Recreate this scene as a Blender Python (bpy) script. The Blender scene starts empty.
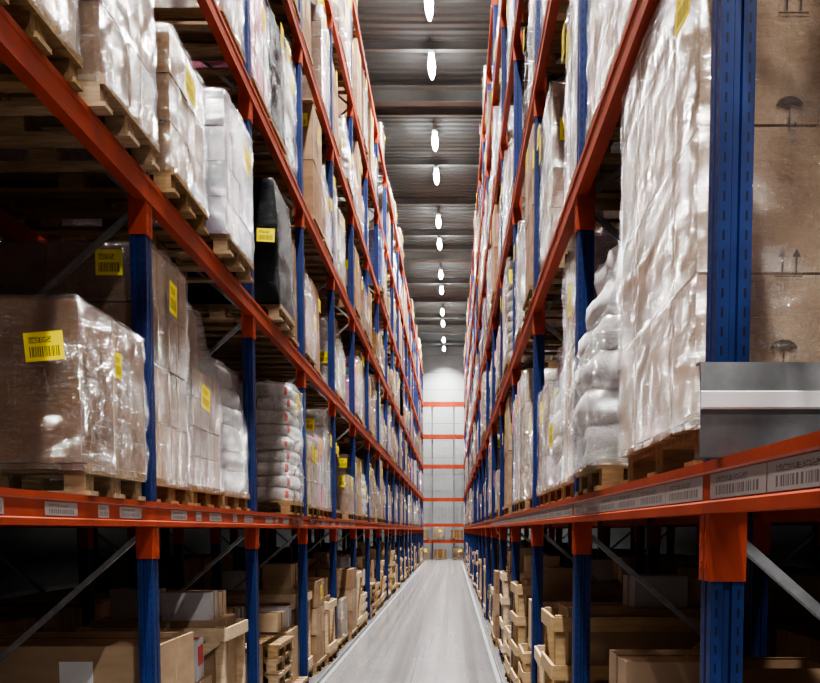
import bpy, math, random
from mathutils import Vector, Matrix, noise
random.seed(7)
H=1.85
XL=-1.70; XR=0.70
Y0=-0.22; BAY=2.8; NB=20
DEP=1.1
PITCH=1.80
NLEV=6
LEV_L=[H+0.16+PITCH*i for i in range(NLEV)]
LEV_R=[H+0.185+PITCH*i for i in range(NLEV)]
CEIL=H+11.9
col=bpy.context.scene.collection
# ------------------------------------------------------------ materials
def newmat(name):
    m=bpy.data.materials.new(name); m.use_nodes=True
    nt=m.node_tree; b=nt.nodes['Principled BSDF']
    return m,nt,b
def N(nt,t,**k):
    n=nt.nodes.new(t)
    for a,v in k.items(): setattr(n,a,v)
    return n
def coords(nt,kind='Object',scale=(1,1,1),rot=(0,0,0)):
    tc=N(nt,'ShaderNodeTexCoord'); mp=N(nt,'ShaderNodeMapping')
    mp.inputs['Scale'].default_value=scale; mp.inputs['Rotation'].default_value=rot
    nt.links.new(tc.outputs[kind],mp.inputs['Vector']); return mp.outputs['Vector']
def noisetex(nt,vec,scale,detail=3,rough=.5,dist=0):
    n=N(nt,'ShaderNodeTexNoise'); n.inputs['Scale'].default_value=scale
    n.inputs['Detail'].default_value=detail; n.inputs['Roughness'].default_value=rough
    n.inputs['Distortion'].default_value=dist
    nt.links.new(vec,n.inputs['Vector']); return n.outputs['Fac']
def ramp(nt,fac,stops):
    r=N(nt,'ShaderNodeValToRGB'); e=r.color_ramp.elements
    e[0].position=stops[0][0]; e[0].color=(*stops[0][1],1)
    e[1].position=stops[-1][0]; e[1].color=(*stops[-1][1],1)
    for p,c in stops[1:-1]:
        x=e.new(p); x.color=(*c,1)
    nt.links.new(fac,r.inputs['Fac']); return r.outputs['Color']
def mathn(nt,op,a,b=None,c=None):
    n=N(nt,'ShaderNodeMath',operation=op)
    for i,v in enumerate((a,b,c)):
        if v is None: continue
        if isinstance(v,(int,float)): n.inputs[i].default_value=v
        else: nt.links.new(v,n.inputs[i])
    return n.outputs[0]
def bump(nt,b,h,strength=.3,dist=.01,inp='Normal'):
    n=N(nt,'ShaderNodeBump'); n.inputs['Strength'].default_value=strength; n.inputs['Distance'].default_value=dist
    nt.links.new(h,n.inputs['Height']); nt.links.new(n.outputs[0],b.inputs[inp]); return n
def mixc(nt,f,a,b,bt='MIX'):
    n=N(nt,'ShaderNodeMix',data_type='RGBA',blend_type=bt)
    if isinstance(f,(int,float)): n.inputs[0].default_value=f
    else: nt.links.new(f,n.inputs[0])
    for i,v in ((6,a),(7,b)):
        if isinstance(v,tuple): n.inputs[i].default_value=(*v,1)
        else: nt.links.new(v,n.inputs[i])
    return n.outputs[2]
def simple(name,c1,c2,scale=8,rough=.6,metal=0,bs=.15,sc=(1,1,1),var=0.0,spec=.5):
    m,nt,b=newmat(name); v=coords(nt,scale=sc)
    f=noisetex(nt,v,scale,4,.6); c=ramp(nt,f,[(.3,c1),(.7,c2)])
    if var:
        oi=N(nt,'ShaderNodeObjectInfo')
        hs=N(nt,'ShaderNodeHueSaturation')
        nt.links.new(mathn(nt,'MULTIPLY_ADD',oi.outputs['Random'],var,1-var/2),hs.inputs['Value'])
        nt.links.new(mathn(nt,'MULTIPLY_ADD',oi.outputs['Random'],-.3,1.1),hs.inputs['Saturation'])
        nt.links.new(c,hs.inputs['Color']); c=hs.outputs[0]
    nt.links.new(c,b.inputs['Base Color']); b.inputs['Roughness'].default_value=rough; b.inputs['Metallic'].default_value=metal
    b.inputs['Specular IOR Level'].default_value=spec
    if bs: bump(nt,b,f,bs,.01)
    return m
def paint_post():
    m,nt,b=newmat('blue_painted_steel')
    tc=N(nt,'ShaderNodeTexCoord'); s=N(nt,'ShaderNodeSeparateXYZ'); nt.links.new(tc.outputs['Object'],s.inputs[0])
    z=mathn(nt,'FRACT',mathn(nt,'MULTIPLY',s.outputs[2],20.0))
    dz=mathn(nt,'ABSOLUTE',mathn(nt,'SUBTRACT',z,.5))
    hz=mathn(nt,'LESS_THAN',dz,.26)
    dy=mathn(nt,'ABSOLUTE',mathn(nt,'SUBTRACT',mathn(nt,'ABSOLUTE',s.outputs[1]),.028))
    hy=mathn(nt,'LESS_THAN',dy,.005)
    dx=mathn(nt,'ABSOLUTE',mathn(nt,'SUBTRACT',mathn(nt,'ABSOLUTE',s.outputs[0]),.03))
    hx=mathn(nt,'LESS_THAN',dx,.003)
    hole=mathn(nt,'MULTIPLY',hz,mathn(nt,'MAXIMUM',hy,hx))
    f=noisetex(nt,tc.outputs['Object'],6,4,.6)
    c=ramp(nt,f,[(.3,(.011,.027,.115)),(.7,(.020,.045,.175))])
    c=mixc(nt,hole,c,(.006,.010,.035)); nt.links.new(c,b.inputs['Base Color'])
    b.inputs['Roughness'].default_value=.42
    return m
M={}
M['blue']=paint_post()
M['orange']=simple('orange_painted_steel',(.32,.049,.022),(.45,.079,.034),3,.45,0,.05)
M['galv']=simple('galvanised_steel',(.22,.23,.24),(.36,.37,.38),14,.45,.5,.05)
M['galvd']=simple('grey_sheet_steel',(.16,.165,.17),(.24,.245,.25),9,.42,.6,.05)
M['wood']=simple('pallet_wood',(.19,.12,.06),(.40,.27,.14),5,.75,0,.3,(1,6,6),.35)
M['newwood']=simple('crate_wood',(.42,.29,.16),(.60,.44,.26),5,.7,0,.2,(1,5,5),.3)
M['card']=simple('cardboard',(.22,.125,.065),(.32,.195,.11),3,.8,0,.08,(1,1,3),.6,.3)
M['card2']=simple('cardboard_pale',(.30,.195,.115),(.41,.28,.17),3,.8,0,.08,(1,1,3),.5,.3)
M['cardt']=simple('cardboard_light_tan',(.34,.235,.15),(.44,.315,.205),3,.75,0,.06,(1,1,3),0,.3)
M['cardl']=simple('cardboard_tan_and_lit_front',(.50,.37,.25),(.58,.44,.31),3,.75,0,.06,(1,1,3),0,.3)
M['tape']=simple('parcel_tape',(.35,.24,.135),(.44,.31,.18),10,.25,0,.05)
M['white']=simple('white_carton',(.44,.44,.46),(.60,.60,.61),4,.6,0,.1,(1,1,1),.4)
M['lav']=simple('mauve_grey_carton',(.25,.225,.30),(.37,.34,.43),4,.6,0,.1,(1,1,1),.3)
M['sack']=simple('white_woven_sack',(.48,.47,.47),(.70,.69,.68),7,.55,0,.5,(1,1,1),.12)
M['redprint']=simple('red_print',(.5,.04,.04),(.62,.09,.08),6,.5)
M['paper']=simple('white_paper_and_highlight',(.66,.66,.66),(.76,.76,.75),5,.6)
M['ink']=simple('dark_print',(.05,.035,.025),(.075,.05,.035),20,.7)
M['bluedrum']=simple('blue_plastic',(.03,.10,.36),(.05,.15,.46),3,.35)
M['pink']=simple('pink_plastic',(.75,.16,.36),(.85,.25,.45),3,.4)
def black():
    m,nt,b=newmat('black_stretch_film'); v=coords(nt,scale=(2,2,7),rot=(.2,.1,0))
    f=noisetex(nt,v,6,5,.65,1.4); b.inputs['Base Color'].default_value=(.003,.003,.0035,1)
    b.inputs['Roughness'].default_value=.2; b.inputs['Specular IOR Level'].default_value=.12; bump(nt,b,f,1.0,.06); return m
M['blackwrap']=black()
def film(name,a0,k1,k2,bst=1.0,colr=(.70,.70,.70),gmax=.45,fm_=1.6,bd=.055):
    m,nt,b=newmat(name)
    oi=N(nt,'ShaderNodeObjectInfo')
    tc=N(nt,'ShaderNodeTexCoord')
    off=N(nt,'ShaderNodeVectorMath',operation='ADD'); nt.links.new(tc.outputs['Object'],off.inputs[0])
    cx=N(nt,'ShaderNodeCombineXYZ'); r=mathn(nt,'MULTIPLY',oi.outputs['Random'],37.0)
    nt.links.new(r,cx.inputs[0]); nt.links.new(r,cx.inputs[1]); nt.links.new(r,cx.inputs[2]); nt.links.new(cx.outputs[0],off.inputs[1])
    def mp(scale,rot):
        k=N(nt,'ShaderNodeMapping'); k.inputs['Scale'].default_value=scale; k.inputs['Rotation'].default_value=rot
        nt.links.new(off.outputs[0],k.inputs[0]); return k.outputs[0]
    f1=noisetex(nt,mp((1.5,1.5,14),(.12,.1,0)),3.4,5,.75,.8)
    f2=noisetex(nt,mp((9,9,1.6),(.4,-.35,0)),2.4,5,.75,1.0)
    f3=noisetex(nt,mp((1,1,1),(0,0,0)),2.6,2,.5)
    f4=noisetex(nt,mp((1,1,1.6),(0,0,0)),5.5,4,.6,1.8)
    rg=mathn(nt,'ABSOLUTE',mathn(nt,'SUBTRACT',f4,.5))
    hsum=mathn(nt,'ADD',mathn(nt,'ADD',mathn(nt,'MULTIPLY',f1,1.3),mathn(nt,'MULTIPLY',f2,.8)),mathn(nt,'MULTIPLY',rg,-2.6))
    b.inputs['Base Color'].default_value=(*colr,1); b.inputs['Roughness'].default_value=.3
    bp=bump(nt,b,hsum,bst,bd)
    a1=ramp(nt,f1,[(.55,(0,0,0)),(.62,(1,1,1))]); a2=ramp(nt,f2,[(.56,(0,0,0)),(.63,(1,1,1))])
    a3=ramp(nt,f3,[(.40,(.12,.12,.12)),(.62,(1,1,1))])
    crease=ramp(nt,rg,[(.0,(1,1,1)),(.014,(0,0,0))])
    a=mathn(nt,'MULTIPLY',mathn(nt,'ADD',mathn(nt,'MULTIPLY',a1,k1),mathn(nt,'MULTIPLY',a2,k2)),a3)
    a=mathn(nt,'ADD',a,mathn(nt,'MULTIPLY',crease,.34))
    a=mathn(nt,'MINIMUM',mathn(nt,'ADD',a,mathn(nt,'MULTIPLY_ADD',oi.outputs['Random'],.08,a0)),.95)
    tr=N(nt,'ShaderNodeBsdfTransparent'); mx=N(nt,'ShaderNodeMixShader')
    nt.links.new(a,mx.inputs[0]); nt.links.new(tr.outputs[0],mx.inputs[1]); nt.links.new(b.outputs[0],mx.inputs[2])
    gl=N(nt,'ShaderNodeBsdfGlossy'); gl.inputs['Roughness'].default_value=.08; nt.links.new(bp.outputs[0],gl.inputs['Normal'])
    gl.inputs['Color'].default_value=(1,1,1,1)
    fr=N(nt,'ShaderNodeFresnel'); fr.inputs['IOR'].default_value=1.6; nt.links.new(bp.outputs[0],fr.inputs['Normal'])
    m2=N(nt,'ShaderNodeMixShader'); nt.links.new(mathn(nt,'MINIMUM',mathn(nt,'MULTIPLY',fr.outputs[0],fm_),gmax),m2.inputs[0])
    nt.links.new(mx.outputs[0],m2.inputs[1]); nt.links.new(gl.outputs[0],m2.inputs[2])
    nt.links.new(m2.outputs[0],nt.nodes['Material Output'].inputs['Surface'])
    return m
M['film']=film('clear_stretch_film',.01,.38,.36)
M['filmc']=film('very_clear_stretch_film',0.0,.34,.32)
M['filmt']=film('tight_glossy_stretch_film',0.0,.46,.30,gmax=.42,fm_=2.2,bd=.06)
M['film2']=film('milky_stretch_film',.13,.38,.38)
M['film3']=film('mauve_stretch_film',.22,.33,.30,colr=(.52,.49,.60))
def barcode(name,base,ink=.15):
    m,nt,b=newmat(name); tc=N(nt,'ShaderNodeTexCoord'); s=N(nt,'ShaderNodeSeparateXYZ'); nt.links.new(tc.outputs['UV'],s.inputs[0])
    u,v=s.outputs[0],s.outputs[1]
    def band(x,a,c): return mathn(nt,'MULTIPLY',mathn(nt,'GREATER_THAN',x,a),mathn(nt,'LESS_THAN',x,c))
    w=N(nt,'ShaderNodeTexNoise',noise_dimensions='1D'); nt.links.new(u,w.inputs['W']); w.inputs['Scale'].default_value=34; w.inputs['Detail'].default_value=1
    bars=mathn(nt,'MULTIPLY',mathn(nt,'GREATER_THAN',w.outputs['Fac'],.5),mathn(nt,'MULTIPLY',band(u,.12,.88),band(v,.14,.5)))
    w2=N(nt,'ShaderNodeTexNoise',noise_dimensions='2D'); nt.links.new(tc.outputs['UV'],w2.inputs['Vector']); w2.inputs['Scale'].default_value=26; w2.inputs['Detail'].default_value=1
    txt=mathn(nt,'MULTIPLY',mathn(nt,'GREATER_THAN',w2.outputs['Fac'],.52),mathn(nt,'MULTIPLY',band(u,.12,.7),band(v,.62,.84)))
    k=mathn(nt,'MINIMUM',mathn(nt,'ADD',bars,txt),1.0)
    c=mixc(nt,k,base,tuple(x*ink for x in base)); nt.links.new(c,b.inputs['Base Color']); b.inputs['Roughness'].default_value=.5
    return m
M['yellow']=barcode('yellow_barcode_paper',(.88,.74,.02))
M['wlabel']=barcode('worn_grey_barcode_strip',(.33,.28,.265),.38)
M['boxlabel']=barcode('white_carton_label',(.62,.62,.60))
def lampm():
    m,nt,b=newmat('lamp_diffuser_lit'); b.inputs['Base Color'].default_value=(1,1,1,1)
    b.inputs['Emission Color'].default_value=(1,.985,.95,1); b.inputs['Emission Strength'].default_value=50; return m
M['lamp']=lampm()
M['lampbody']=simple('lamp_housing_grey',(.5,.5,.5),(.6,.6,.6),5,.4)
def floorm():
    m,nt,b=newmat('polished_concrete'); v=coords(nt,scale=(1,1,1))
    f=noisetex(nt,v,.9,5,.55); 
    v2=coords(nt,scale=(3.2,.012,1)); g=noisetex(nt,v2,2.0,3,.55)
    c=ramp(nt,f,[(.25,(.215,.215,.218)),(.75,(.265,.265,.268))]); c2=ramp(nt,g,[(.35,(.72,.72,.72)),(.65,(1,1,1))])
    c=mixc(nt,1,c,c2,'MULTIPLY')
    br=N(nt,'ShaderNodeTexBrick'); nt.links.new(coords(nt,scale=(.2,.2,1),rot=(0,0,1.5708)),br.inputs['Vector'])
    br.offset=0; br.inputs['Scale'].default_value=1; br.inputs['Mortar Size'].default_value=.0014; br.inputs['Brick Width'].default_value=1.2; br.inputs['Row Height'].default_value=1.2
    br.inputs['Color1'].default_value=(1,1,1,1); br.inputs['Color2'].default_value=(1,1,1,1); br.inputs['Mortar'].default_value=(.75,.75,.75,1)
    c=mixc(nt,1,c,br.outputs['Color'],'MULTIPLY')
    nt.links.new(c,b.inputs['Base Color'])
    nt.links.new(mathn(nt,'MULTIPLY_ADD',g,.14,.13),b.inputs['Roughness']); bump(nt,b,f,.015,.01); return m
M['floor']=floorm()
M['ceil']=simple('ceiling_deck_steel',(.185,.21,.22),(.205,.23,.24),.5,.95,0,0,spec=.05)
M['purlin']=simple('purlin_steel',(.25,.27,.275),(.29,.31,.315),2,.8,0,0,spec=.1)
M['wall']=simple('wall_panel',(.30,.315,.32),(.35,.365,.37),.8,.6,0,.05)
M['dwall']=simple('dark_wall_panel',(.03,.03,.03),(.045,.045,.045),.8,.8,0,.05)
M['mwall']=simple('grey_wall_panel',(.12,.12,.12),(.16,.16,.16),.8,.8,0,.05)
# ------------------------------------------------------------ mesh builder
def smst(t): t=max(0,min(1,t)); return t*t*(3-2*t)
class MB:
    def __init__(s): s.v=[];s.f=[];s.m=[];s.sm=[]
    def box(s,c,d,mi=0,R=None):
        n=len(s.v); hx,hy,hz=d[0]/2,d[1]/2,d[2]/2
        for x,y,z in ((-1,-1,-1),(1,-1,-1),(1,1,-1),(-1,1,-1),(-1,-1,1),(1,-1,1),(1,1,1),(-1,1,1)):
            p=Vector((x*hx,y*hy,z*hz))
            if R is not None: p=R@p
            s.v.append((p.x+c[0],p.y+c[1],p.z+c[2]))
        for q in ((0,3,2,1),(4,5,6,7),(0,1,5,4),(1,2,6,5),(2,3,7,6),(3,0,4,7)):
            s.f.append([n+i for i in q]); s.m.append(mi); s.sm.append(False)
    def bar(s,a,b,w,t,mi=0):
        a=Vector(a);b=Vector(b);d=b-a;L=d.length
        R=d.to_track_quat('Z','Y').to_matrix(); c=(a+b)/2
        s.box(c,(w,t,L),mi,R)
    def prism(s,prof,axis,a,b,mi=0):
        n=len(s.v);k=len(prof)
        for t in (a,b):
            for p,q in prof:
                s.v.append({'z':(p,q,t),'y':(p,t,q),'x':(t,p,q)}[axis])
        for i in range(k):
            j=(i+1)%k; s.f.append([n+i,n+j,n+k+j,n+k+i]); s.m.append(mi); s.sm.append(False)
        s.f.append([n+i for i in range(k)][::-1]); s.f.append([n+k+i for i in range(k)]); s.m+=[mi,mi]; s.sm+=[False,False]
    def grid(s,rows,mi,closed=True,capa=True,capb=True,smooth=True,mfun=None):
        n=len(s.v);k=len(rows[0])
        for r in rows: s.v+= [tuple(p) for p in r]
        for i in range(len(rows)-1):
            for j in range(k if closed else k-1):
                j2=(j+1)%k
                s.f.append([n+i*k+j,n+i*k+j2,n+(i+1)*k+j2,n+(i+1)*k+j]); s.m.append(mfun(i,j) if mfun else mi); s.sm.append(smooth)
        if capa: s.f.append([n+j for j in range(k)][::-1]); s.m.append(mi); s.sm.append(smooth)
        if capb: s.f.append([n+(len(rows)-1)*k+j for j in range(k)]); s.m.append(mi); s.sm.append(smooth)
    def pillow(s,c,d,mi=0,rz=0,rng=random,pm=None,nu=20,wr=.010):
        # flat filled sack: boxy outline, soft rolled edges
        rows=[]; sg=lambda v,e: math.copysign(abs(v)**e,v); ph=rng.random()*20
        tx,ty=rng.uniform(-.05,.05),rng.uniform(-.05,.05)
        for r,zz in ((.55,-.50),(.86,-.47),(.97,-.28),(1.0,0),(.97,.28),(.86,.47),(.6,.52),(.25,.54)):
            row=[]
            for j in range(nu):
                t=2*math.pi*j/nu+.05
                x=sg(math.cos(t),.42)*d[0]/2*r; y=sg(math.sin(t),.42)*d[1]/2*r; z=zz*d[2]
                q=noise.noise(Vector((x*7+ph,y*7,z*9+ph)))*wr
                z+=q+x*tx*.3+y*ty*.3; x+=q*.9*(1 if x>0 else -1); y+=q*.9*(1 if y>0 else -1)
                X=x*math.cos(rz)-y*math.sin(rz);Y=x*math.sin(rz)+y*math.cos(rz)
                row.append((c[0]+X,c[1]+Y,c[2]+z))
            rows.append(row)
        s.grid(rows,mi,mfun=(lambda i,j:(pm if (pm is not None and i in (2,3) and j%5 in (2,)) else mi)))
    def wrap(s,cx,cy,z0,z1,dx,dy,mi=0,seed=0,amp=.012,nper=56,nz=22,r=.03,base=.01,taper=0.0,bulge=0.0,t0=0.0):
        rng=random.Random(seed);o=rng.random()*50
        hx,hy=dx/2,dy/2
        per=[]
        seg=nper//4-3
        cs=[(hx-r,hy-r,0),(-hx+r,hy-r,1),(-hx+r,-hy+r,2),(hx-r,-hy+r,3)]
        for ax,ay,q in cs:
            for k in range(4):
                t=q*math.pi/2+k/3*math.pi/2
                per.append((ax+r*math.cos(t),ay+r*math.sin(t),math.cos(t),math.sin(t)))
            nx_,ny_,_=cs[(q+1)%4]
            t=(q+1)*math.pi/2
            sx,sy=ax+r*math.cos(t),ay+r*math.sin(t); ex,ey=nx_+r*math.cos(t),ny_+r*math.sin(t)
            for k in range(1,seg):
                u=k/seg; per.append((sx+(ex-sx)*u,sy+(ey-sy)*u,math.cos(t),math.sin(t)))
        rows=[]
        for i in range(nz+1):
            t=i/nz; z=z0+(z1-z0)*t; row=[]
            for (x,y,nx_,ny_) in per:
                n1=noise.noise(Vector((x*3+o,y*3,z*9+x*3)))
                n2=noise.noise(Vector((x*11+o,y*11,z*4)))
                a=base+amp*(n1*1.1+n2*.6)+bulge*math.sin(math.pi*t)
                k=1-taper*smst((t-t0)/(1-t0))
                a=max(a,.002)
                row.append((cx+x*k+nx_*a,cy+y*k+ny_*a,z+ .01*n2))
            rows.append(row)
        for k,(sc,dz) in enumerate(((.98,.010),(.8,.014),(.5,.014),(.15,.012))):
            row=[]
            for (x,y,nx_,ny_) in per:
                n2=noise.noise(Vector((x*6*sc+o,y*6*sc,3)))
                row.append((cx+x*(1-taper)*sc,cy+y*(1-taper)*sc,z1+dz+abs(n2)*amp*1.5))
            rows.append(row)
        s.grid(rows,mi,capa=False,capb=True)
    def disc(s,c,r0,r1,z0,z1,mi=0,n=16):
        rows=[[(c[0]+r*math.cos(2*math.pi*j/n),c[1]+r*math.sin(2*math.pi*j/n),z) for j in range(n)] for r,z in ((r0,z0),(r1,z1))]
        s.grid(rows,mi,smooth=False)
    def merge(s,o,off):
        n=len(s.v); s.v+=o.v; s.f+=[[i+n for i in f] for f in o.f]; s.m+=[i+off for i in o.m]; s.sm+=o.sm
    def mesh(s,name,mats,uv=False):
        me=bpy.data.meshes.new(name); me.from_pydata(s.v,[],s.f)
        for a in mats: me.materials.append(M[a])
        me.polygons.foreach_set('material_index',s.m); me.polygons.foreach_set('use_smooth',s.sm)
        if uv:
            u=me.uv_layers.new(name='UVMap')
            for p in me.polygons:
                for k,li in enumerate(p.loop_indices): u.data[li].uv=((0,0),(1,0),(1,1),(0,1))[k%4]
        me.update(); return me
def obj(name,me,loc=(0,0,0),rz=0,parent=None,**props):
    o=bpy.data.objects.new(name,me); o.location=loc; o.rotation_euler=(0,0,rz)
    if parent is not None: o.parent=parent
    col.objects.link(o)
    for k,v in props.items(): o[k]=v
    return o
def empty(name,loc,rz=0,**props):
    o=obj(name,None,loc,rz,**props); o.empty_display_size=.1; return o
# ------------------------------------------------------------ room
def plane_box(name,c,d,mat):
    b=MB(); b.box((0,0,0),d); return obj(name,b.mesh(name,[mat]),c,kind='structure')
YA,YB=-10,62.0
XW0,XW1=-13.0,12.0
plane_box('floor',((XW0+XW1)/2,(YA+YB)/2,-.1),(XW1-XW0,YB-YA,.2),'floor')
plane_box('wall_left',(XW0-.1,(YA+YB)/2,CEIL/2),(.2,YB-YA,CEIL+.4),'dwall')
plane_box('wall_right',(XW1+.1,(YA+YB)/2,CEIL/2),(.2,YB-YA,CEIL+.4),'dwall')
plane_box('wall_front',((XW0+XW1)/2,YA-.1,CEIL/2),(XW1-XW0+.4,.2,CEIL+.4),'mwall')
b=MB()
nrow=int(CEIL/1.1)+1
for i in range(nrow):
    b.box((0,0,i*1.1+.545),(XW1-XW0+.4,.2,1.085))
b.box((0,.05,CEIL/2),(XW1-XW0+.4,.1,CEIL+.4))
obj('wall_back',b.mesh('wall_back',['wall']),((XW0+XW1)/2,YB+.1,0),kind='structure')
b=MB(); y=YA; z=CEIL; prof=[]
while y<YB:
    prof+=[(y,z),(y+.13,z),(y+.17,z+.05),(y+.26,z+.05)]; y+=.3
n=len(prof)
for xx in (XW0,XW1):
    b.v+=[(xx,p,q) for p,q in prof]
for i in range(n-1):
    b.f.append([i,i+1,n+i+1,n+i]); b.m.append(0); b.sm.append(False)
obj('ceiling',b.mesh('ceiling',['ceil']),kind='structure')
b=MB()
W=XW1-XW0
b.prism([(-.07,0),(.07,0),(.07,.02),(.012,.02),(.012,.2),(.07,.2),(.07,.22),(-.07,.22),(-.07,.2),(-.012,.2),(-.012,.02),(-.07,.02)],'x',-W/2,W/2)
pm=b.mesh('purlin',['purlin'])
y=YA+1.2;k=0
while y<YB-1:
    obj('trim_%d'%(k+1),pm,((XW0+XW1)/2,y,CEIL-.221),kind='structure'); y+=3.62;k+=1
b=MB()
b.prism([(-.14,0),(.14,0),(.14,.04),(.04,.08),(.04,.34),(.14,.38),(.14,.42),(-.14,.42),(-.14,.38),(-.04,.34),(-.04,.08),(-.14,.04)],'x',-W/2,W/2)
gm=b.mesh('girder',['purlin'])
for y in (11.2,25.7,40.2,54.7,):
    k+=1; obj('trim_%d'%k,gm,((XW0+XW1)/2,y,CEIL-.42-.222),kind='structure')
# floor guide rails along both rack bases
b=MB(); b.prism([(0,0),(.06,0),(.06,.008),(.008,.008),(.008,.06),(0,.06)],'y',-.5,55.9); gr=b.mesh('guide_rail',['galv'])
obj('guide_rail',gr,(XL+.095,0,0),label='low steel guide rail bolted along the rack base',category='guide rail',group='aisle guide rails')
o=obj('guide_rail',gr,(XR-.095,55.4,0),math.pi,label='low steel guide rail bolted along the rack base',category='guide rail',group='aisle guide rails')
# ------------------------------------------------------------ lamps
b=MB(); b.prism([(-.07,-.02),(.07,-.02),(.07,.05),(-.07,.05)],'y',-.55,.55); body=b.mesh('lamp_housing',['lampbody'])
b=MB(); rows=[]
for i in range(13):
    t=i/12; yy=-.64+1.28*t; a=min(1,(math.sin(math.pi*min(max(t,.02),.98)))**.45)
    rows.append([(.092*a*math.cos(2*math.pi*j/14),yy,-.085+.062*a*math.sin(2*math.pi*j/14)) for j in range(14)])
b.grid(rows,0); dif=b.mesh('lamp_diffuser',['lamp'])
b=MB(); b.bar((0,0,.05),(0,0,.40),.012,.012)
sus=b.mesh('hanger',['galv'])
LZ=CEIL-.41
XC=(XL+XR)/2
lamps=[]
for p in range(-1,8):
    for d in (0,2.75):
        lamps.append((XC,6.75+p*7.25+d))
def lamp(x,y,en,lab,grp,spread=120):
    e=empty('ceiling_lamp',(x,y,LZ),label=lab,category='lamp',group=grp)
    obj('lamp_housing',body,parent=e); obj('lamp_diffuser',dif,parent=e)
    for yy in (-.45,.45): obj('hanger',sus,(0,yy,0),parent=e)
    L=bpy.data.lights.new('lamp_light','AREA'); L.shape='RECTANGLE'; L.size=.22; L.size_y=1.25; L.energy=en; L.color=(1,.975,.94); L.spread=math.radians(spread)
    lo=bpy.data.objects.new('lamp_light',L); lo.location=(x,y,LZ-.17); col.objects.link(lo)
for (x,y) in lamps:
    if y>YB-1: continue
    lamp(x,y,(450 if y<20 else 540 if y<40 else 640),'long white lit fluorescent lamp hung under the steel roof','lamps above the aisle')
for x,en in ((-4,300),(-.5,440),(4,1300)):  # unseen lamps added behind the camera; right one boosted for the near-right load
    lamp(x,-5.5,en,'unseen long white lamp added over the cross aisle to brighten near faces','lamps added behind the camera',150)
# ------------------------------------------------------------ racks
def post_mesh(h,name='upright',mat='blue'):
    b=MB(); w=.05;d=.045
    prof=[(-d,-w),(-d,-.012),(-d+.012,-.008),(-d+.012,.008),(-d,.012),(-d,w),(-.012,w),(-.008,w-.01),(.008,w-.01),(.012,w),
          (d,w),(d,.012),(d-.012,.008),(d-.012,-.008),(d,-.012),(d,-w),(.012,-w),(.008,-w+.01),(-.008,-w+.01),(-.012,-w)]
    b.prism(prof[::-1],'z',.008,h)
    b.box((0,0,.004),(.13,.15,.008)); 
    return b.mesh(name,[mat])
PH=LEV_R[-1]+.12
post=post_mesh(PH)
def brace_mesh(h,pitch):
    b=MB(); x0,x1=.03,DEP-.03
    zz=H+.02-pitch
    b.bar((x0,0,zz),(x1,0,zz),.035,.03)
    while zz+pitch<h+.1:
        b.bar((x0,0,zz) ,(x1,0,zz+pitch/2),.035,.028); b.bar((x1,0,zz+pitch/2),(x0,0,zz+pitch),.035,.028)
        zz+=pitch
    b.bar((x0,0,zz),(x1,0,zz),.035,.03)
    return b.mesh('frame_brace',['galv'])
brace=brace_mesh(PH,PITCH)
def beam_mesh():
    b=MB(); L=BAY-.1
    b.prism([(0,-.14),(.05,-.14),(.05,-.035),(.05,0),(.0,0)],'y',0,L)
    b.prism([(-.014,-.14),(-.0005,-.14),(-.0005,0),(-.014,0),(-.014,-.028),(-.009,-.034),(-.009,-.106),(-.014,-.112)],'y',-.0495,L+.0495)
    for y,sg in ((0,1),(L,-1)):
        yo=y-sg*.05
        b.box((-.004,(y+yo)/2+sg*.003,-.232),(.007,.046,.183))
        b.box((.043,y+sg*.0035,-.163),(.098,.006,.322))
        for kk in range(2): b.box((-.009,yo+sg*.024,-.20-.08*kk),(.004,.018,.02))
    return b.mesh('beam',['orange'])
beam=beam_mesh()
def quad(name,w,h,mat):
    b=MB(); b.v=[(0,w/2,-h/2),(0,-w/2,-h/2),(0,-w/2,h/2),(0,w/2,h/2)]; b.f=[[0,1,2,3]]; b.m=[0]; b.sm=[False]
    return b.mesh(name,[mat],uv=True)    # normal faces -x
strip=quad('location_label',.45,.066,'wlabel'); strip2=quad('location_label',.14,.062,'wlabel'); strip3=quad('location_label',.34,.058,'wlabel')
ylab=quad('yellow_label',.22,.16,'yellow'); ylab2=quad('yellow_label',.15,.19,'yellow'); wlab=quad('white_label',.2,.15,'boxlabel')
plab=quad('pink_label',.22,.26,'pink'); plain=quad('white_label',.2,.18,'paper')
lrng=random.Random(3)
def rack(xf,side,y0,levels,last=False,labels=False,second=False,ph=None):
    lab='blue and orange steel pallet rack bay facing the aisle' if not second else 'blue and orange steel pallet rack bay behind the aisle rack'
    e=empty('pallet_rack',(xf,y0,0),label=lab,category='rack',group='pallet rack bays')
    ys=[0]+([BAY] if last else [])
    for yy in ys:
        for dx in (.045,DEP-.045):
            o=obj('upright',post,parent=e); o.location=(dx*side,yy,0)
        o=obj('frame_brace',brace,parent=e); o.location=(0,yy,0)
        if side<0: o.rotation_euler=(0,0,math.pi)
    for li,z in enumerate(levels):
        for fr in (0,1):
            o=obj('beam',beam,parent=e)
            if (fr==0)==(side>0):
                o.location=((0.0 if side>0 else -DEP),.05,z); 
            else:
                o.rotation_euler=(0,0,math.pi); o.location=((DEP if side>0 else 0.0),BAY-.05,z)
            if fr==0 and labels and li<1:
                tt=[(.19+.455*q_,strip) for q_ in range(6)] if side>0 else ((.35+lrng.uniform(-.1,.1),strip3),(.85+lrng.uniform(-.1,.1),strip2),(1.3+lrng.uniform(-.05,.1),strip3),(1.85,strip2),(2.3+lrng.uniform(-.1,.1),strip3))
                for t,mm in tt:
                    q=obj('location_label',mm,parent=o); q.location=(-.0102,t,-.07)
    return e
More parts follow.
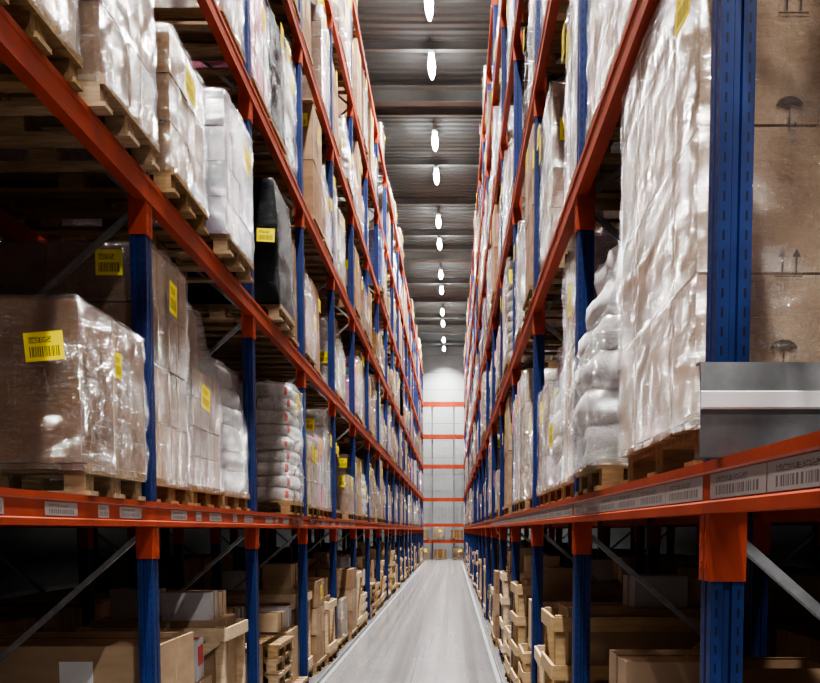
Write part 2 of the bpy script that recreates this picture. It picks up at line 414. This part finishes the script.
for i in range(NB):
    y0=Y0+BAY*i
    rack(XL,-1,y0,LEV_L,i==NB-1,i<6)
    rack(XR,1,y0,LEV_R,i==NB-1,i<6)
GAP=.35
XL2=XL-DEP-GAP-DEP
XR2=XR+DEP+GAP+DEP
for i in range(0,12):
    rack(XL2,1,Y0+BAY*i,LEV_L[:5],i==11,False,True)
    rack(XR2,-1,Y0+BAY*i,LEV_R[:5],i==11,False,True)
# ------------------------------------------------------------ pallets & goods
def pallet_b():
    b=MB()
    for y,w in ((-.3275,.145),(-.165,.1),(0,.145),(.165,.1),(.3275,.145)): b.box((0,y,.133),(1.2,w,.022))
    for x in (-.5275,0,.5275): b.box((x,0,.111),(.145,.8,.022))
    for x in (-.5275,0,.5275):
        for y,w in ((-.35,.1),(0,.145),(.35,.1)): b.box((x,y,.061),(.145 if x==0 else .1,w,.078))
    for y,w in ((-.35,.1),(0,.145),(.35,.1)): b.box((0,y,.011),(1.2,w,.022))
    return b
PB=pallet_b(); pal=PB.mesh('pallet',['wood'])
PT=.144
def carton_b(w,d,h,nx,ny,nz,seed,mats=(0,1),tp=2,top=0.06,z0=None,b=None):
    rng=random.Random(seed); b=b or MB(); z0=PT if z0 is None else z0
    cw,cd,ch=d/nx,w/ny,h/nz
    for k in range(nz):
        for i in range(nx):
            for j in range(ny):
                if k==nz-1 and nz>2 and rng.random()<top: continue
                x=-d/2+cw*(i+.5)+rng.uniform(-.006,.006);y=-w/2+cd*(j+.5)+rng.uniform(-.006,.006);z=z0+ch*(k+.5)
                R=Matrix.Rotation(rng.uniform(-.012,.012),3,'Z')
                b.box((x,y,z+.001),(cw-.014,cd-.014,ch-.008),rng.choice(mats),R)
                b.box((x,y,z+.003),(cw-.011,.05,ch-.006),tp,R)
    return b
def sack_b(w,d,h,nl,seed,pm=None,small=False):
    rng=random.Random(seed); b=MB(); lh=h/nl
    for k in range(nl):
        z=PT+lh*(k+.5)
        if small:
            sc=1-.22*max(0,(k/nl-.45)/.55)
            for i in range(2):
                b.pillow(((-d/4+d/2*i)*sc+rng.uniform(-.015,.015),rng.uniform(-.04,.04),z+rng.uniform(-.006,.006)),(d/2*1.04*sc,w*sc*rng.uniform(.96,1.03),lh*1.2),0,rng.uniform(-.05,.05),rng,pm,28,.028)
        elif k%2==0:
            for i in range(2):
                for j in range(2): b.pillow((-d/4+d/2*i,-w/4+w/2*j+rng.uniform(-.012,.012),z),(d/2*1.0,w/2*1.02,lh*1.08),0,rng.uniform(-.03,.03),rng,pm)
        else:
            for i in range(3): b.pillow((-d/3+d/3*i,rng.uniform(-.012,.012),z),(d/3*1.02,w*1.0,lh*1.08),0,rng.uniform(-.03,.03),rng,pm)
    return b
T={}
FZ=.115
def template(name,kind,w=.8,d=1.2,h=1.2,seed=0,nx=2,ny=2,nz=4,amp=.013,wrapped=True,goodsname='carton_stack',mats=('card','card2','tape'),taper=0,fm='film',nper=56,nzw=22):
    t0=0
    if kind=='carton': g=carton_b(w-.03,d-.03,h,nx,ny,nz,seed)
    elif kind=='irreg':
        hl=h*.62; g=carton_b(w-.03,d-.03,hl,nx,ny,nz,seed); carton_b((w-.03)*.74,(d-.03)*.78,h-hl-.01,2,1,2,seed+1,z0=PT+hl,b=g,top=.3); taper=.2;t0=.5
    elif kind=='sack': g=sack_b(w-.04,d-.04,h,nz,seed,1); mats=('sack','redprint') ; goodsname='sack_stack'
    elif kind=='plainsack': g=sack_b(w-.04,d-.04,h,nz,seed,None,taper>0); mats=('sack',); goodsname='sack_stack'; t0=.4 if taper>0 else 0
    elif kind=='black':
        g=MB(); g.wrap(0,0,PT,PT+h,d-.03,w-.03,0,seed,.03,base=.0,taper=taper,t0=.5); mats=('blackwrap',); goodsname='black_wrapped_goods'; wrapped=False
    elif kind=='drum':
        g=MB()
        for i in (-.3,.3):
            for j in (-.2,.2):
                z=PT
                for r0,r1,a in ((.18,.19,.03),(.19,.19,.25),(.2,.2,.03),(.19,.19,.25),(.2,.2,.03),(.19,.18,.25),(.16,.16,.03)):
                    g.disc((i*.98,j*.98),r0,r1,z,z+a-.0005,0); z+=a
        mats=('bluedrum',); goodsname='drum_group'; h=.87
    f=None
    if wrapped:
        f=MB(); f.wrap(0,0,FZ,PT+h,d-.02,w-.02,0,seed,amp,base=.012,taper=taper,t0=t0,nper=nper,nz=nzw)
    t={'goods':g.mesh(goodsname,list(mats)),'gname':goodsname,'h':h,'w':w,'d':d}
    if f: t['film']=f.mesh('stretch_wrap',[fm])
    a=MB(); a.merge(PB,0); a.merge(g,1); ml=['wood']+list(mats)
    if f: a.merge(f,len(ml)); ml.append(fm)
    if wrapped and seed%3!=0 and not name.startswith('d'):
        ly=random.Random(seed).uniform(-.2,.2); lz=PT+h*(.4 if taper else .7); n=len(a.v); xx=-d/2-.022
        a.v+=[(xx,ly+.1,lz-.08),(xx,ly-.1,lz-.08),(xx,ly-.1,lz+.08),(xx,ly+.1,lz+.08)]; a.f.append([n,n+1,n+2,n+3]); a.m.append(len(ml)); a.sm.append(False); ml.append('yellow')
    t['all']=a.mesh('wrapped_pallet_load',ml)
    T[name]=t; return t
template('c12','carton',h=1.22,seed=1,nx=3,ny=2,nz=4)
template('c14','carton',h=1.36,seed=2,nx=2,ny=2,nz=5)
template('c08','carton',h=.8,seed=4,nx=3,ny=2,nz=3)
template('c10','carton',h=1.02,seed=5,nx=4,ny=3,nz=5)
template('m12','carton',h=1.2,seed=25,nx=4,ny=3,nz=6,fm='film2')
template('m11','irreg',h=1.3,seed=26,nx=3,ny=2,nz=3,fm='film2')
template('m09','irreg',h=.95,seed=28,nx=2,ny=2,nz=2,fm='film2')
template('c13','irreg',h=1.25,seed=27,nx=2,ny=2,nz=3)
template('c06','carton',h=.6,seed=8,nx=2,ny=1,nz=2)
template('w11','carton',h=1.1,seed=7,nx=3,ny=2,nz=4,mats=('white','white','tape'))
template('w13','carton',h=1.32,seed=16,nx=2,ny=2,nz=5,mats=('white','card2','tape'),fm='film2')
template('w12','irreg',h=1.2,seed=17,nx=2,ny=2,nz=3,mats=('white','lav','tape'),fm='film2')
template('l11','carton',h=1.1,seed=19,nx=3,ny=2,nz=4,mats=('lav','lav','tape'),fm='film3')
template('l13','irreg',h=1.3,seed=20,nx=2,ny=2,nz=4,mats=('lav','card','tape'),fm='film3')
template('u10','carton',h=1.05,seed=8,nx=2,ny=2,nz=3,wrapped=False)
template('u14','carton',h=1.36,seed=9,nx=1,ny=1,nz=2,wrapped=False)
template('u05','carton',h=.5,seed=19,nx=2,ny=2,nz=2,wrapped=False)
template('s10','plainsack',h=1.0,seed=10,nz=6,amp=.016,taper=.12,fm='film')
template('s12','sack',h=1.2,seed=11,nz=9,amp=.03,wrapped=True,fm='filmc')
template('s13','plainsack',h=1.26,seed=13,nz=10,amp=.014)
template('b11','black',h=1.1,seed=13,taper=.04)
template('bb','black',w=.95,h=1.12,seed=53,taper=.06)
template('d09','drum',seed=14,wrapped=True)
template('d12','carton',h=1.25,seed=54,nx=2,ny=2,nz=3,mats=('bluedrum','bluedrum','bluedrum'),fm='filmc')
template('p11','carton',h=.9,seed=15,nx=2,ny=2,nz=3,mats=('pink','white','tape'))
LABT={'c':'stack of brown cartons in clear stretch wrap on a wooden pallet','m':'stack of cartons in milky stretch wrap on a wooden pallet','w':'stack of white cartons in clear stretch wrap on a wooden pallet',
'l':'mauve grey cartons in stretch wrap on a wooden pallet',
'u':'brown cardboard cartons standing unwrapped on a wooden pallet','s':'stack of white filled sacks on a wooden pallet','b':'goods in black stretch film on a wooden pallet',
'd':'blue plastic containers in stretch wrap on a wooden pallet','p':'pink and white cartons in stretch wrap on a wooden pallet'}
NMT={'c':'carton_pallet_load','m':'milky_wrapped_pallet_load','w':'white_carton_pallet_load','l':'mauve_pallet_load','u':'unwrapped_carton_pallet_load','s':'sack_pallet_load','b':'black_wrapped_pallet_load','d':'blue_container_pallet_load','p':'pink_carton_pallet_load'}
def load(key,x,y,z,side,near=True,labels=1,lab=None,rng=random,group='pallet loads on the racks'):
    t=T[key]; k=key[0]
    rz=(0 if side>0 else math.pi)+rng.uniform(-.012,.012)
    label=lab or LABT[k]
    if not near:
        return obj(NMT[k],t['all'],(x,y,z),rz,label=label,category='pallet load',group=group)
    e=empty(NMT[k],(x,y,z),rz,label=label,category='pallet load',group=group)
    obj('pallet',pal,parent=e); obj(t['gname'],t['goods'],parent=e)
    if 'film' in t: obj('stretch_wrap',t['film'],parent=e)
    off=.034 if 'film' in t else .024
    if k=='s': off=.035
    if k=='b': off=.034
    irr=key in ('m11','m09','c13','w12','s10','sbig','cB','l13')
    for q in range(labels):
        mm=rng.choice((ylab,ylab,ylab2,ylab,wlab)) if q else rng.choice((ylab,ylab2))
        if side>0 and y>8.5 and rng.random()<.4: mm=plab
        nm={id(wlab):'white_label',id(plab):'pink_label'}.get(id(mm),'yellow_label')
        hf=rng.uniform(.3,.5) if irr else rng.uniform(.68,.9)
        if q%2==0:
            o=obj(nm,mm,parent=e); o.location=(-t['d']/2-off+.012,(rng.uniform(-.2,.2) if q==0 else .27),PT+t['h']*hf); o.rotation_euler=(rng.uniform(-.15,.15),0,0)
        else:
            s=side
            o=obj(nm,mm,parent=e); o.location=(rng.uniform(-.48,-.3),-s*(t['w']/2+off-.012),PT+t['h']*hf); o.rotation_euler=(0,0,s*math.pi/2)
    return e
PUSH=.075
CXL=XL-DEP/2-PUSH; CXR=XR+DEP/2+PUSH
slots=(.52,1.40,2.28)
keys=['c12']*5+['c14']*4+['c08']*5+['c10']*4+['c13']*4+['c06']*4+['m12']*2+['m11']*2+['m09']*2+['w11']*3+['w13']*1+['w12']*2+['l11']*2+['l13']*2+['u10']*3+['u14']*2+['s10']*2+['s12']+['s13']*1+['b11']*2+['d09']*2+['p11']*2
custom=set([(-1,0,0),(-1,0,1),(-1,0,2),(-1,0,3),(-1,1,1),(-1,1,2),(-1,1,3),(1,0,0),(1,0,1),(1,0,2),(1,1,1)])
rng=random.Random(23)
for side in (-1,1):
    LV=LEV_L if side<0 else LEV_R; cx=CXL if side<0 else CXR
    for bay in range(NB):
        for lev in range(NLEV):
            if (side,lev,bay) in custom: continue
            for s in slots:
                y=Y0+BAY*bay+s
                ebot=LV[lev]-H
                if y+.45 < (ebot)*938/590: continue
                if side<0 and y<3.2: continue
                if side>0 and y<1.5: continue
                r=rng.random()
                if (side,lev,bay)==(-1,3,8) and s==slots[0]:
                    load('d12',cx-side*.10,y,LV[lev],side,labels=1,rng=rng); continue
                if r<(.12,.16,.24,.3,.42,.6)[lev]: continue
                key=rng.choice(keys)
                if side<0 and lev>=2 and rng.random()<.3: key=rng.choice(['u10','u05','u14'])
                if lev==5: key=rng.choice(['c08','c06','m09','u05'])
                if key=='d09' and (side>0 or y<14): key='w11'
                load(key,cx-side*rng.uniform(-.03,.06),y+rng.uniform(-.02,.02),LV[lev],side,near=y<27,labels=rng.choice((2,2,3)) if y<20 else (1 if y<27 else 0),rng=rng)
def Ly(side,lev,y,key,out=0,**k):
    LV=LEV_L if side<0 else LEV_R; cx=CXL if side<0 else CXR
    return load(key,cx-side*out,y,LV[lev],side,rng=rng,**k)
# special templates
template('cbig','carton',w=.95,h=.74,seed=31,nx=1,ny=1,nz=1,amp=.018,nper=88,nzw=26,fm='film')
template('cA','carton',h=1.34,seed=32,nx=2,ny=2,nz=4,amp=.014,nper=88,nzw=36,fm='filmc')
template('cB','irreg',h=1.28,seed=33,nx=3,ny=2,nz=4,amp=.014,nper=88,nzw=36)
template('cC','carton',h=.80,seed=34,nx=2,ny=2,nz=3,amp=.014,nper=88,nzw=30,fm='filmc')
template('cT','carton',h=1.36,seed=36,nx=2,ny=2,nz=4,amp=.014,nper=88,nzw=30,fm='filmc')
template('wD','carton',w=.92,h=.96,seed=35,nx=3,ny=2,nz=4,amp=.014,mats=('lav','lav','tape'),fm='film3',nper=88,nzw=30)
# left level 1
e=load('cbig',CXL+.05,4.76,LEV_L[0],-1,labels=0,rng=rng,lab='low wide cardboard box wrapped in clear film with yellow labels')
o=obj('yellow_label',ylab,parent=e,label='yellow barcode label on the box front'); o.location=(-.45,.508,PT+.515); o.rotation_euler=(-.08,0,-math.pi/2); o.scale=(1,.8,.8)
o=obj('yellow_label',ylab2,parent=e); o.location=(-.636,.09,PT+.50); o.scale=(1,.62,.66)
e=Ly(-1,0,Y0+BAY*2+.5,'cA',labels=1)
o=obj('yellow_label',ylab,parent=e); o.location=(-.37,.422,1.36); o.rotation_euler=(0,0,-math.pi/2); o.scale=(1,.7,.9)
Ly(-1,0,Y0+BAY*2+1.38,'cB',labels=1); Ly(-1,0,Y0+BAY*2+2.27,'s10',labels=0)
Ly(-1,0,10.15,'s12',out=.07,labels=1,lab='stack of white sacks with red print on a wooden pallet')
# left level 2
Ly(-1,1,3.96,'c12',out=.07,labels=1); Ly(-1,1,4.90,'cT',out=.12,labels=1)
Ly(-1,1,6.0,'cC',out=.11,labels=2); Ly(-1,1,7.22,'wD',out=.15,labels=1)
e=Ly(-1,1,9.32,'bb',out=.13,labels=0)
o=obj('yellow_label',ylab,parent=e); o.location=(-.48,.495,PT+.6); o.rotation_euler=(.05,0,-math.pi/2); o.scale=(1,.75,.75)
Ly(-1,1,10.4,'u10',labels=0)
# right level 1
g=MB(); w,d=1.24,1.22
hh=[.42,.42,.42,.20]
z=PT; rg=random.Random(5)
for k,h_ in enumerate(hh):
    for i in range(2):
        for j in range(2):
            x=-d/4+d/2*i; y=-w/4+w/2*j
            g.box((x+rg.uniform(-.004,.004),y,z+h_/2),(d/2-.01,w/2-.01,h_-.008),(3 if (j==0 and i==0) else rg.choice((0,1))) if False else (3 if j==0 else rg.choice((0,1))))  # front row of the same card painted lighter, imitating light on it
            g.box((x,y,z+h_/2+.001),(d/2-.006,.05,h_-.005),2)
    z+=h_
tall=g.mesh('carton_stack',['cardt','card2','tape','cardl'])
f=MB(); f.wrap(0,0,FZ,z,d,w,0,77,.012,nper=120,nz=60,base=.010,r=.015); tallf=f.mesh('stretch_wrap',['filmt'])
b=MB()
for x in (-.5,0,.5): 
    for y in (-.55,0,.55): b.box((x,y,.061),(.14,.12,.078))
for y in (-.55,0,.55): b.box((0,y,.011),(1.2,.12,.022))
for x in (-.5,0,.5): b.box((x,0,.111),(.14,1.22,.022))
for i in range(8): b.box((0,-.55+i*.157,.133),(1.2,.12,.022))
bigpal=b.mesh('pallet',['wood'])
def mark_umbrella():
    b=MB(); n=12; t=.001
    pts=[(.055*math.cos(math.pi*i/n),.035+.040*math.sin(math.pi*i/n)) for i in range(n+1)]
    pts+=[(-.055+.022*k+ .0, .035+(.010 if k%2 else 0)) for k in range(1,5)]
    b.prism(pts,'y',-t,0); 
    b.box((0,-t/2,0),(.006,t,.08)); b.box((.012,-t/2,-.042),(.026,t,.006)); b.box((.024,-t/2,-.035),(.006,t,.016))
    return b.mesh('umbrella_print',['ink'])
def mark_arrows():
    b=MB(); t=.001
    for x in (-.028,.028):
        b.box((x,-t/2,-.01),(.008,t,.07)); b.prism([(x-.018,.022),(x+.018,.022),(x,.055)],'y',-t,0)
    b.box((0,-t/2,-.055),(.12,t,.006)); return b.mesh('arrows_print',['ink'])
mu,ma=mark_umbrella(),mark_arrows()
ty=3.42; tx=.71+d/2
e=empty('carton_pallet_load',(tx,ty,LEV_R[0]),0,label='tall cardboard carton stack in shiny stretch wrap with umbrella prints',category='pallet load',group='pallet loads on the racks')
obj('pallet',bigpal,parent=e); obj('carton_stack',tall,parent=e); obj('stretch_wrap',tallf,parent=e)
yf=-w/2-.0008
for (mx,mz,mm,nm) in ((-.345,PT+.175,mu,'umbrella_print'),(-.335,PT+.45,ma,'arrows_print'),(-.345,PT+.865,mu,'umbrella_print'),(-.34,PT+1.19,ma,'arrows_print'),(.3,PT+.175,mu,'umbrella_print'),(.3,PT+.865,mu,'umbrella_print')):
    o=obj(nm,mm,parent=e); o.location=(mx,yf,mz); o.scale=(.72,1,.72)
o=obj('yellow_label',ylab,parent=e); o.location=(-d/2-.03,-.54,PT+1.22); o.rotation_euler=(.1,0,0); o.scale=(1,.85,.8)
template('sbig','plainsack',w=.84,d=1.26,h=1.02,seed=44,nz=6,amp=.03,taper=.22,fm='film',nper=96,nzw=40)
load('sbig',.645+.63,4.78,LEV_R[0],1,labels=0,rng=rng,lab='bulging white sacks leaning out in clear wrap on a pallet')
Ly(1,0,Y0+BAY*2+.52,'c14',labels=1); Ly(1,0,Y0+BAY*2+1.42,'s10',labels=1); Ly(1,0,Y0+BAY*2+2.28,'c08',labels=2)
Ly(1,1,3.1,'c14',labels=0); Ly(1,1,4.0,'c12',labels=0); Ly(1,1,4.86,'c08',labels=0)
# galvanised sheet metal profile on near bay
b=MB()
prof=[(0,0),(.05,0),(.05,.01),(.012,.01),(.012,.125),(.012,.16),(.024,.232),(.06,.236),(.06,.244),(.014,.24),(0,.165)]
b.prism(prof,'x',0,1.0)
b.prism([(-.012,.124),(.0,.120),(.0,.166),(-.012,.162)],'x',-.002,1.002,1)  # white strip stands in for a highlight along the metal
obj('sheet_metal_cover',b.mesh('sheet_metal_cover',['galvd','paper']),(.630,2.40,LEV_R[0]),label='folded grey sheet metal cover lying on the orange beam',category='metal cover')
# ------------------------------------------------------------ second row goods
rng2=random.Random(5)
for side,cx,LV in ((-1,XL2+DEP/2-.06,LEV_L),(1,XR2-DEP/2+.06,LEV_R)):
    for bay in range(0,11):
        for lev in (0,1,2,3):
            for s in slots:
                y=Y0+BAY*bay+s
                if y<3 or y+.45<(LV[lev]-H)*938/590: continue
                if rng2.random()<.22: continue
                load(rng2.choice(['c12','c10','u14','u10','u14']),cx,y,LV[lev],side,near=False,rng=rng2,group='pallet loads on the rear racks')
# ------------------------------------------------------------ ground goods
def crate_mesh(w,d,h,diag=0):
    b=MB()
    for x in (-d/2+.04,d/2-.04):
        for y in (-w/2+.03,w/2-.03): b.box((x,y,PT+h/2),(.07,.05,h))
    nb=max(2,int(h/(.15 if diag==0 else .24)))
    if diag==2: nb=2
    for k in range(nb):
        z=PT+.06+(h-.12)*k/(nb-1)
        for y in (-w/2-.012,w/2+.012): b.box((0,y,z),(d+.03,.022,.1))
        for x in (-d/2-.012,d/2+.012): b.box((x,0,z),(.022,w,.1))
    if diag:
        for y in (-w/2-.034,w/2+.034):
            for sg in ((1,-1) if diag==2 else (1,)):
                b.box((0,y-.012*(sg<0)*(1 if y>0 else -1),PT+h/2),(math.hypot(d-.1,h-.2),.02 if sg>0 else .012,.08),0,Matrix.Rotation(-sg*math.atan2(h-.2,d-.1),3,'Y'))
    b.box((0,0,PT+.01),(d-.02,w-.02,.018))
    return b.mesh('slatted_frame',['newwood'])
cr=[crate_mesh(.72,1.14,.72,2),crate_mesh(.76,1.14,.5,0),crate_mesh(.72,1.14,.95,2),crate_mesh(.74,1.2,1.12,1)]
def boxopen_mesh(w,d,h):
    b=MB(); t=.008
    for x in (-d/2,d/2): b.box((x,0,h/2),(t,w,h))
    for y in (-w/2,w/2): b.box((0,y,h/2),(d,t,h))
    b.box((0,0,.005),(d,w,.01)); b.box((0,0,h*.8),(d-.02,w-.02,.01))
    b.box((0,-w/2-.07,h-.04),(d,.18,.006),0,Matrix.Rotation(.6,3,'X')); b.box((0,w/2+.07,h-.04),(d,.18,.006),0,Matrix.Rotation(-.6,3,'X'))
    return b.mesh('cardboard_box',['cardt'])
ob=[boxopen_mesh(.42,.5,.4),boxopen_mesh(.36,.5,.3)]
def closedbox(w,d,h,m1='card'):
    b=MB(); b.box((0,0,h/2),(d,w,h)); b.box((0,0,h/2+.001),(d+.003,.05,h+.001),1)
    return b.mesh('cardboard_box',[m1,'tape'])
cb=[closedbox(.38,.5,.32,'cardl'),closedbox(.7,1.0,.6,'cardt'),closedbox(.5,.5,.45,'cardl'),closedbox(.8,1.15,1.02,'cardt')]
sb=[closedbox(.3,.4,.25,'cardl'),closedbox(.25,.35,.3,'cardt'),closedbox(.36,.3,.2,'cardl'),closedbox(.3,.38,.22,'white')]
redb=MB(); redb.box((0,0,.15),(.4,.3,.3)); redb.box((0,-.152,.18),(.3,.004,.14),1); redb.box((.202,0,.18),(.004,.2,.14),1); redb.box((0,0,.303),(.38,.1,.006),1); redbox=redb.mesh('cardboard_box',['white','redprint'])
plank=MB(); plank.box((0,0,.011),(1.05,.1,.022)); plankm=plank.mesh('timber_plank',['newwood'])
def cbox(m,x,y,z,rz=0,lab='plain brown cardboard box in the ground level storage'):
    return obj('cardboard_box',m,(x,y,z),rz,label=lab,category='box',group='boxes on the ground level')
def planks(x,y,z):
    for i in range(3):
        obj('timber_plank',plankm,(x+rng.uniform(-.05,.05),y-.2+i*.2,z),rng.uniform(-.1,.1),label='loose pale timber plank lying on boxes',category='plank',group='loose planks on the ground level')
def crate(m,x,y,z,side,inner=True,ontop=True):
    e=empty('wooden_crate',(x,y,z),rng.uniform(-.02,.02)+(0 if side>0 else math.pi),label='pale slatted wooden crate with cardboard inside under the rack',category='crate',group='crates on the ground level')
    obj('pallet',pal,parent=e); obj('slatted_frame',cr[m],parent=e)
    if inner:
        sc={0:1.25,1:.9,2:1.62,3:1.9}[m]
        g=obj('carton',cb[1],parent=e); g.location=(0,0,PT+.02); g.scale=(1,.94,sc)
        top=z+PT+.02+.6*sc+.002
        if ontop and y<30:
            for dx in (-.28,.26):
                for dy in (-.17,.17):
                    if rng.random()<.7: cbox(rng.choice(sb),x+dx+rng.uniform(-.02,.02),y+dy,top,rng.uniform(-.1,.1),'small cardboard box piled on a larger box')
    return e
def palf(x,y): return obj('wooden_pallet',pal,(x,y,0),0,label='wooden pallet on the floor carrying cardboard boxes',category='pallet',group='pallets on the floor')
def boxes(x,y,yy):
    palf(x,y); cbox(cb[1],x,y,.1445,rng.uniform(-.02,.02)); zz=.7465
    r=rng.random()
    if r<.45:
        for dx in (-.3,.3):
            if rng.random()<.9:
                m=rng.choice((cb[0],ob[0],ob[1],cb[2])); cbox(m,x+dx,y,zz,rng.uniform(-.06,.06))
                if m in (cb[0],cb[2]) and yy<30: cbox(rng.choice(sb),x+dx,y,zz+(.323 if m is cb[0] else .453),rng.uniform(-.2,.2),'small cardboard box piled on a larger box')
    elif r<.6 and yy<30: planks(x,y,zz)
    else:
        for dx in (-.3,.25):
            for dy in (-.19,.19):
                if yy<30 and rng.random()<.85: cbox(rng.choice(sb),x+dx+rng.uniform(-.02,.02),y+dy,zz,rng.uniform(-.1,.1),'small cardboard box piled on a larger box')
rng=random.Random(99)
for side,cx in ((-1,CXL),(1,CXR)):
    for bay in range(1,NB):
        for si,s in enumerate(slots):
            y=Y0+BAY*bay+s
            if side<0 and y<5: continue
            x=cx-side*rng.uniform(-.04,.07)
            if side<0 and bay==2:
                if si==0:
                    palf(x,y); q=cbox(cb[3],x,y,.1445,0,'large brown cardboard box with a white paper label')
                    o=obj('white_label',plain,parent=q); o.location=(.1,-.404,.84); o.rotation_euler=(0,0,math.pi/2)
                elif si==1:
                    palf(x,y); cbox(cb[1],x,y,.1445); cbox(redbox,x+.28,y+.1,.7465,.1,'small white carton with red printed panels'); cbox(ob[1],x-.25,y,.7465)
                else: crate(2,x,y,0,side,True)
                continue
            if side>0 and bay==1 and si==2:
                palf(x,y); cbox(cb[1],x,y,.1445); cbox(cb[2],x-.24,y,.7465); cbox(ob[0],x+.33,y,.7465); continue
            if side>0 and bay==2:
                if si==0: crate(1,x,y,0,side,True,False)
                elif si==1:
                    crate(3,x-.04,y,0,side,True,False)
                    q=cbox(sb[3],x+.1,y-.1,.1445+.02+1.143,.1,'small white carton standing on the timber crate')
                    cbox(sb[2],x+.45,y,.1445+.02+1.143,-.2,'small cardboard box piled on a larger box')
                else: crate(0,x,y,0,side,True)
                continue
            r=rng.random()
            if r<.40: crate(rng.choice((0,1,2,3)),x,y,0,side,rng.random()<.9)
            elif r<.44:
                for q in range(rng.randint(3,6)):
                    obj('wooden_pallet',pal,(x+rng.uniform(-.015,.015),y,q*.1445),rng.uniform(-.015,.015),label='worn wooden pallet in a stack on the floor',category='pallet',group='stacked empty pallets')
            elif r<.84: boxes(x,y,y)
            else:
                k=rng.choice(['c06','c08','u10','u10','u10'])
                load(k,x,y,0,side,near=y<18,labels=1 if y<14 else 0,rng=rng,group='pallet loads on the floor')
for side,cx in ((-1,XL2+DEP/2-.06),(1,XR2-DEP/2+.06)):
    for bay in range(1,11):
        for s in slots:
            y=Y0+BAY*bay+s
            if rng.random()<.1: continue
            load(rng.choice(['u10','u10','u10','u14']),cx,y,0,side,near=False,rng=rng,group='pallet loads on the floor')
# ------------------------------------------------------------ end rack across the aisle
b=MB(); Wd=3.6
b.prism([(-.0,-.2),(.05,-.2),(.05,0),(0,0)],'x',-Wd/2,Wd/2)
eb=b.mesh('beam',['orange'])
gp=post_mesh(PH-1.2,'grey_upright','galv')
b=MB()
for i in range(12): b.box((-1.1+i*.2,0,3.6),(.012,.012,7.0))
for i in range(15): b.box((0,0.012,.3+i*.48),(2.3,.012,.012))
wm=b.mesh('wire_mesh_panel',['galv'])
e=empty('pallet_rack',(XC,58.6,0),label='orange beamed pallet rack standing crosswise before the end wall',category='rack',group='pallet rack bays')
for xx in (-Wd/2-.05,Wd/2+.05):
    for yy in (0,1.0):
        o=obj('upright',post,parent=e); o.location=(xx,yy,0)
for xx in (-.75,.62):
    o=obj('grey_upright',gp,parent=e); o.location=(xx,1.12,0)
o=obj('wire_mesh_panel',wm,parent=e); o.location=(0,1.24,0)
for z in (H-.62,H+.40,H+2.0,H+4.05,H+5.9,H+7.9):
    for yy in (0,.95):
        o=obj('beam',eb,parent=e); o.location=(0,yy-.02,z)
for (xx,zz,kk) in ((-1.1,0,'c06'),(-.2,0,'u05'),(.8,0,'c06'),(-1.2,H-.62,'u05'),(-.3,H-.62,'c06'),(.7,H-.62,'u05')):
    o=load(kk,XC+xx,59.1,zz,1,near=False,group='pallet loads on the end rack'); o.rotation_euler=(0,0,math.pi/2)
    o.location.x=XC+xx*1.15
# ------------------------------------------------------------ world + camera
w=bpy.data.worlds.new('World'); bpy.context.scene.world=w; w.use_nodes=True
w.node_tree.nodes['Background'].inputs[0].default_value=(.5,.52,.55,1); w.node_tree.nodes['Background'].inputs[1].default_value=.05
cam=bpy.data.cameras.new('Camera'); co=bpy.data.objects.new('Camera',cam); col.objects.link(co)
co.location=(0,0,H); th=math.radians(4)
co.rotation_euler=(math.pi/2-th,0,0)
cam.sensor_width=36; F=938; cam.lens=F/820*36
cam.shift_x=-(452-410)/820; cam.shift_y=((530+F*math.tan(th))-341.5)/820
cam.clip_start=.05; cam.clip_end=200
bpy.context.scene.camera=co
vs=bpy.context.scene.view_settings
vs.view_transform='AgX'
try: vs.look='AgX - High Contrast'
except Exception: pass
vs.exposure=0.0
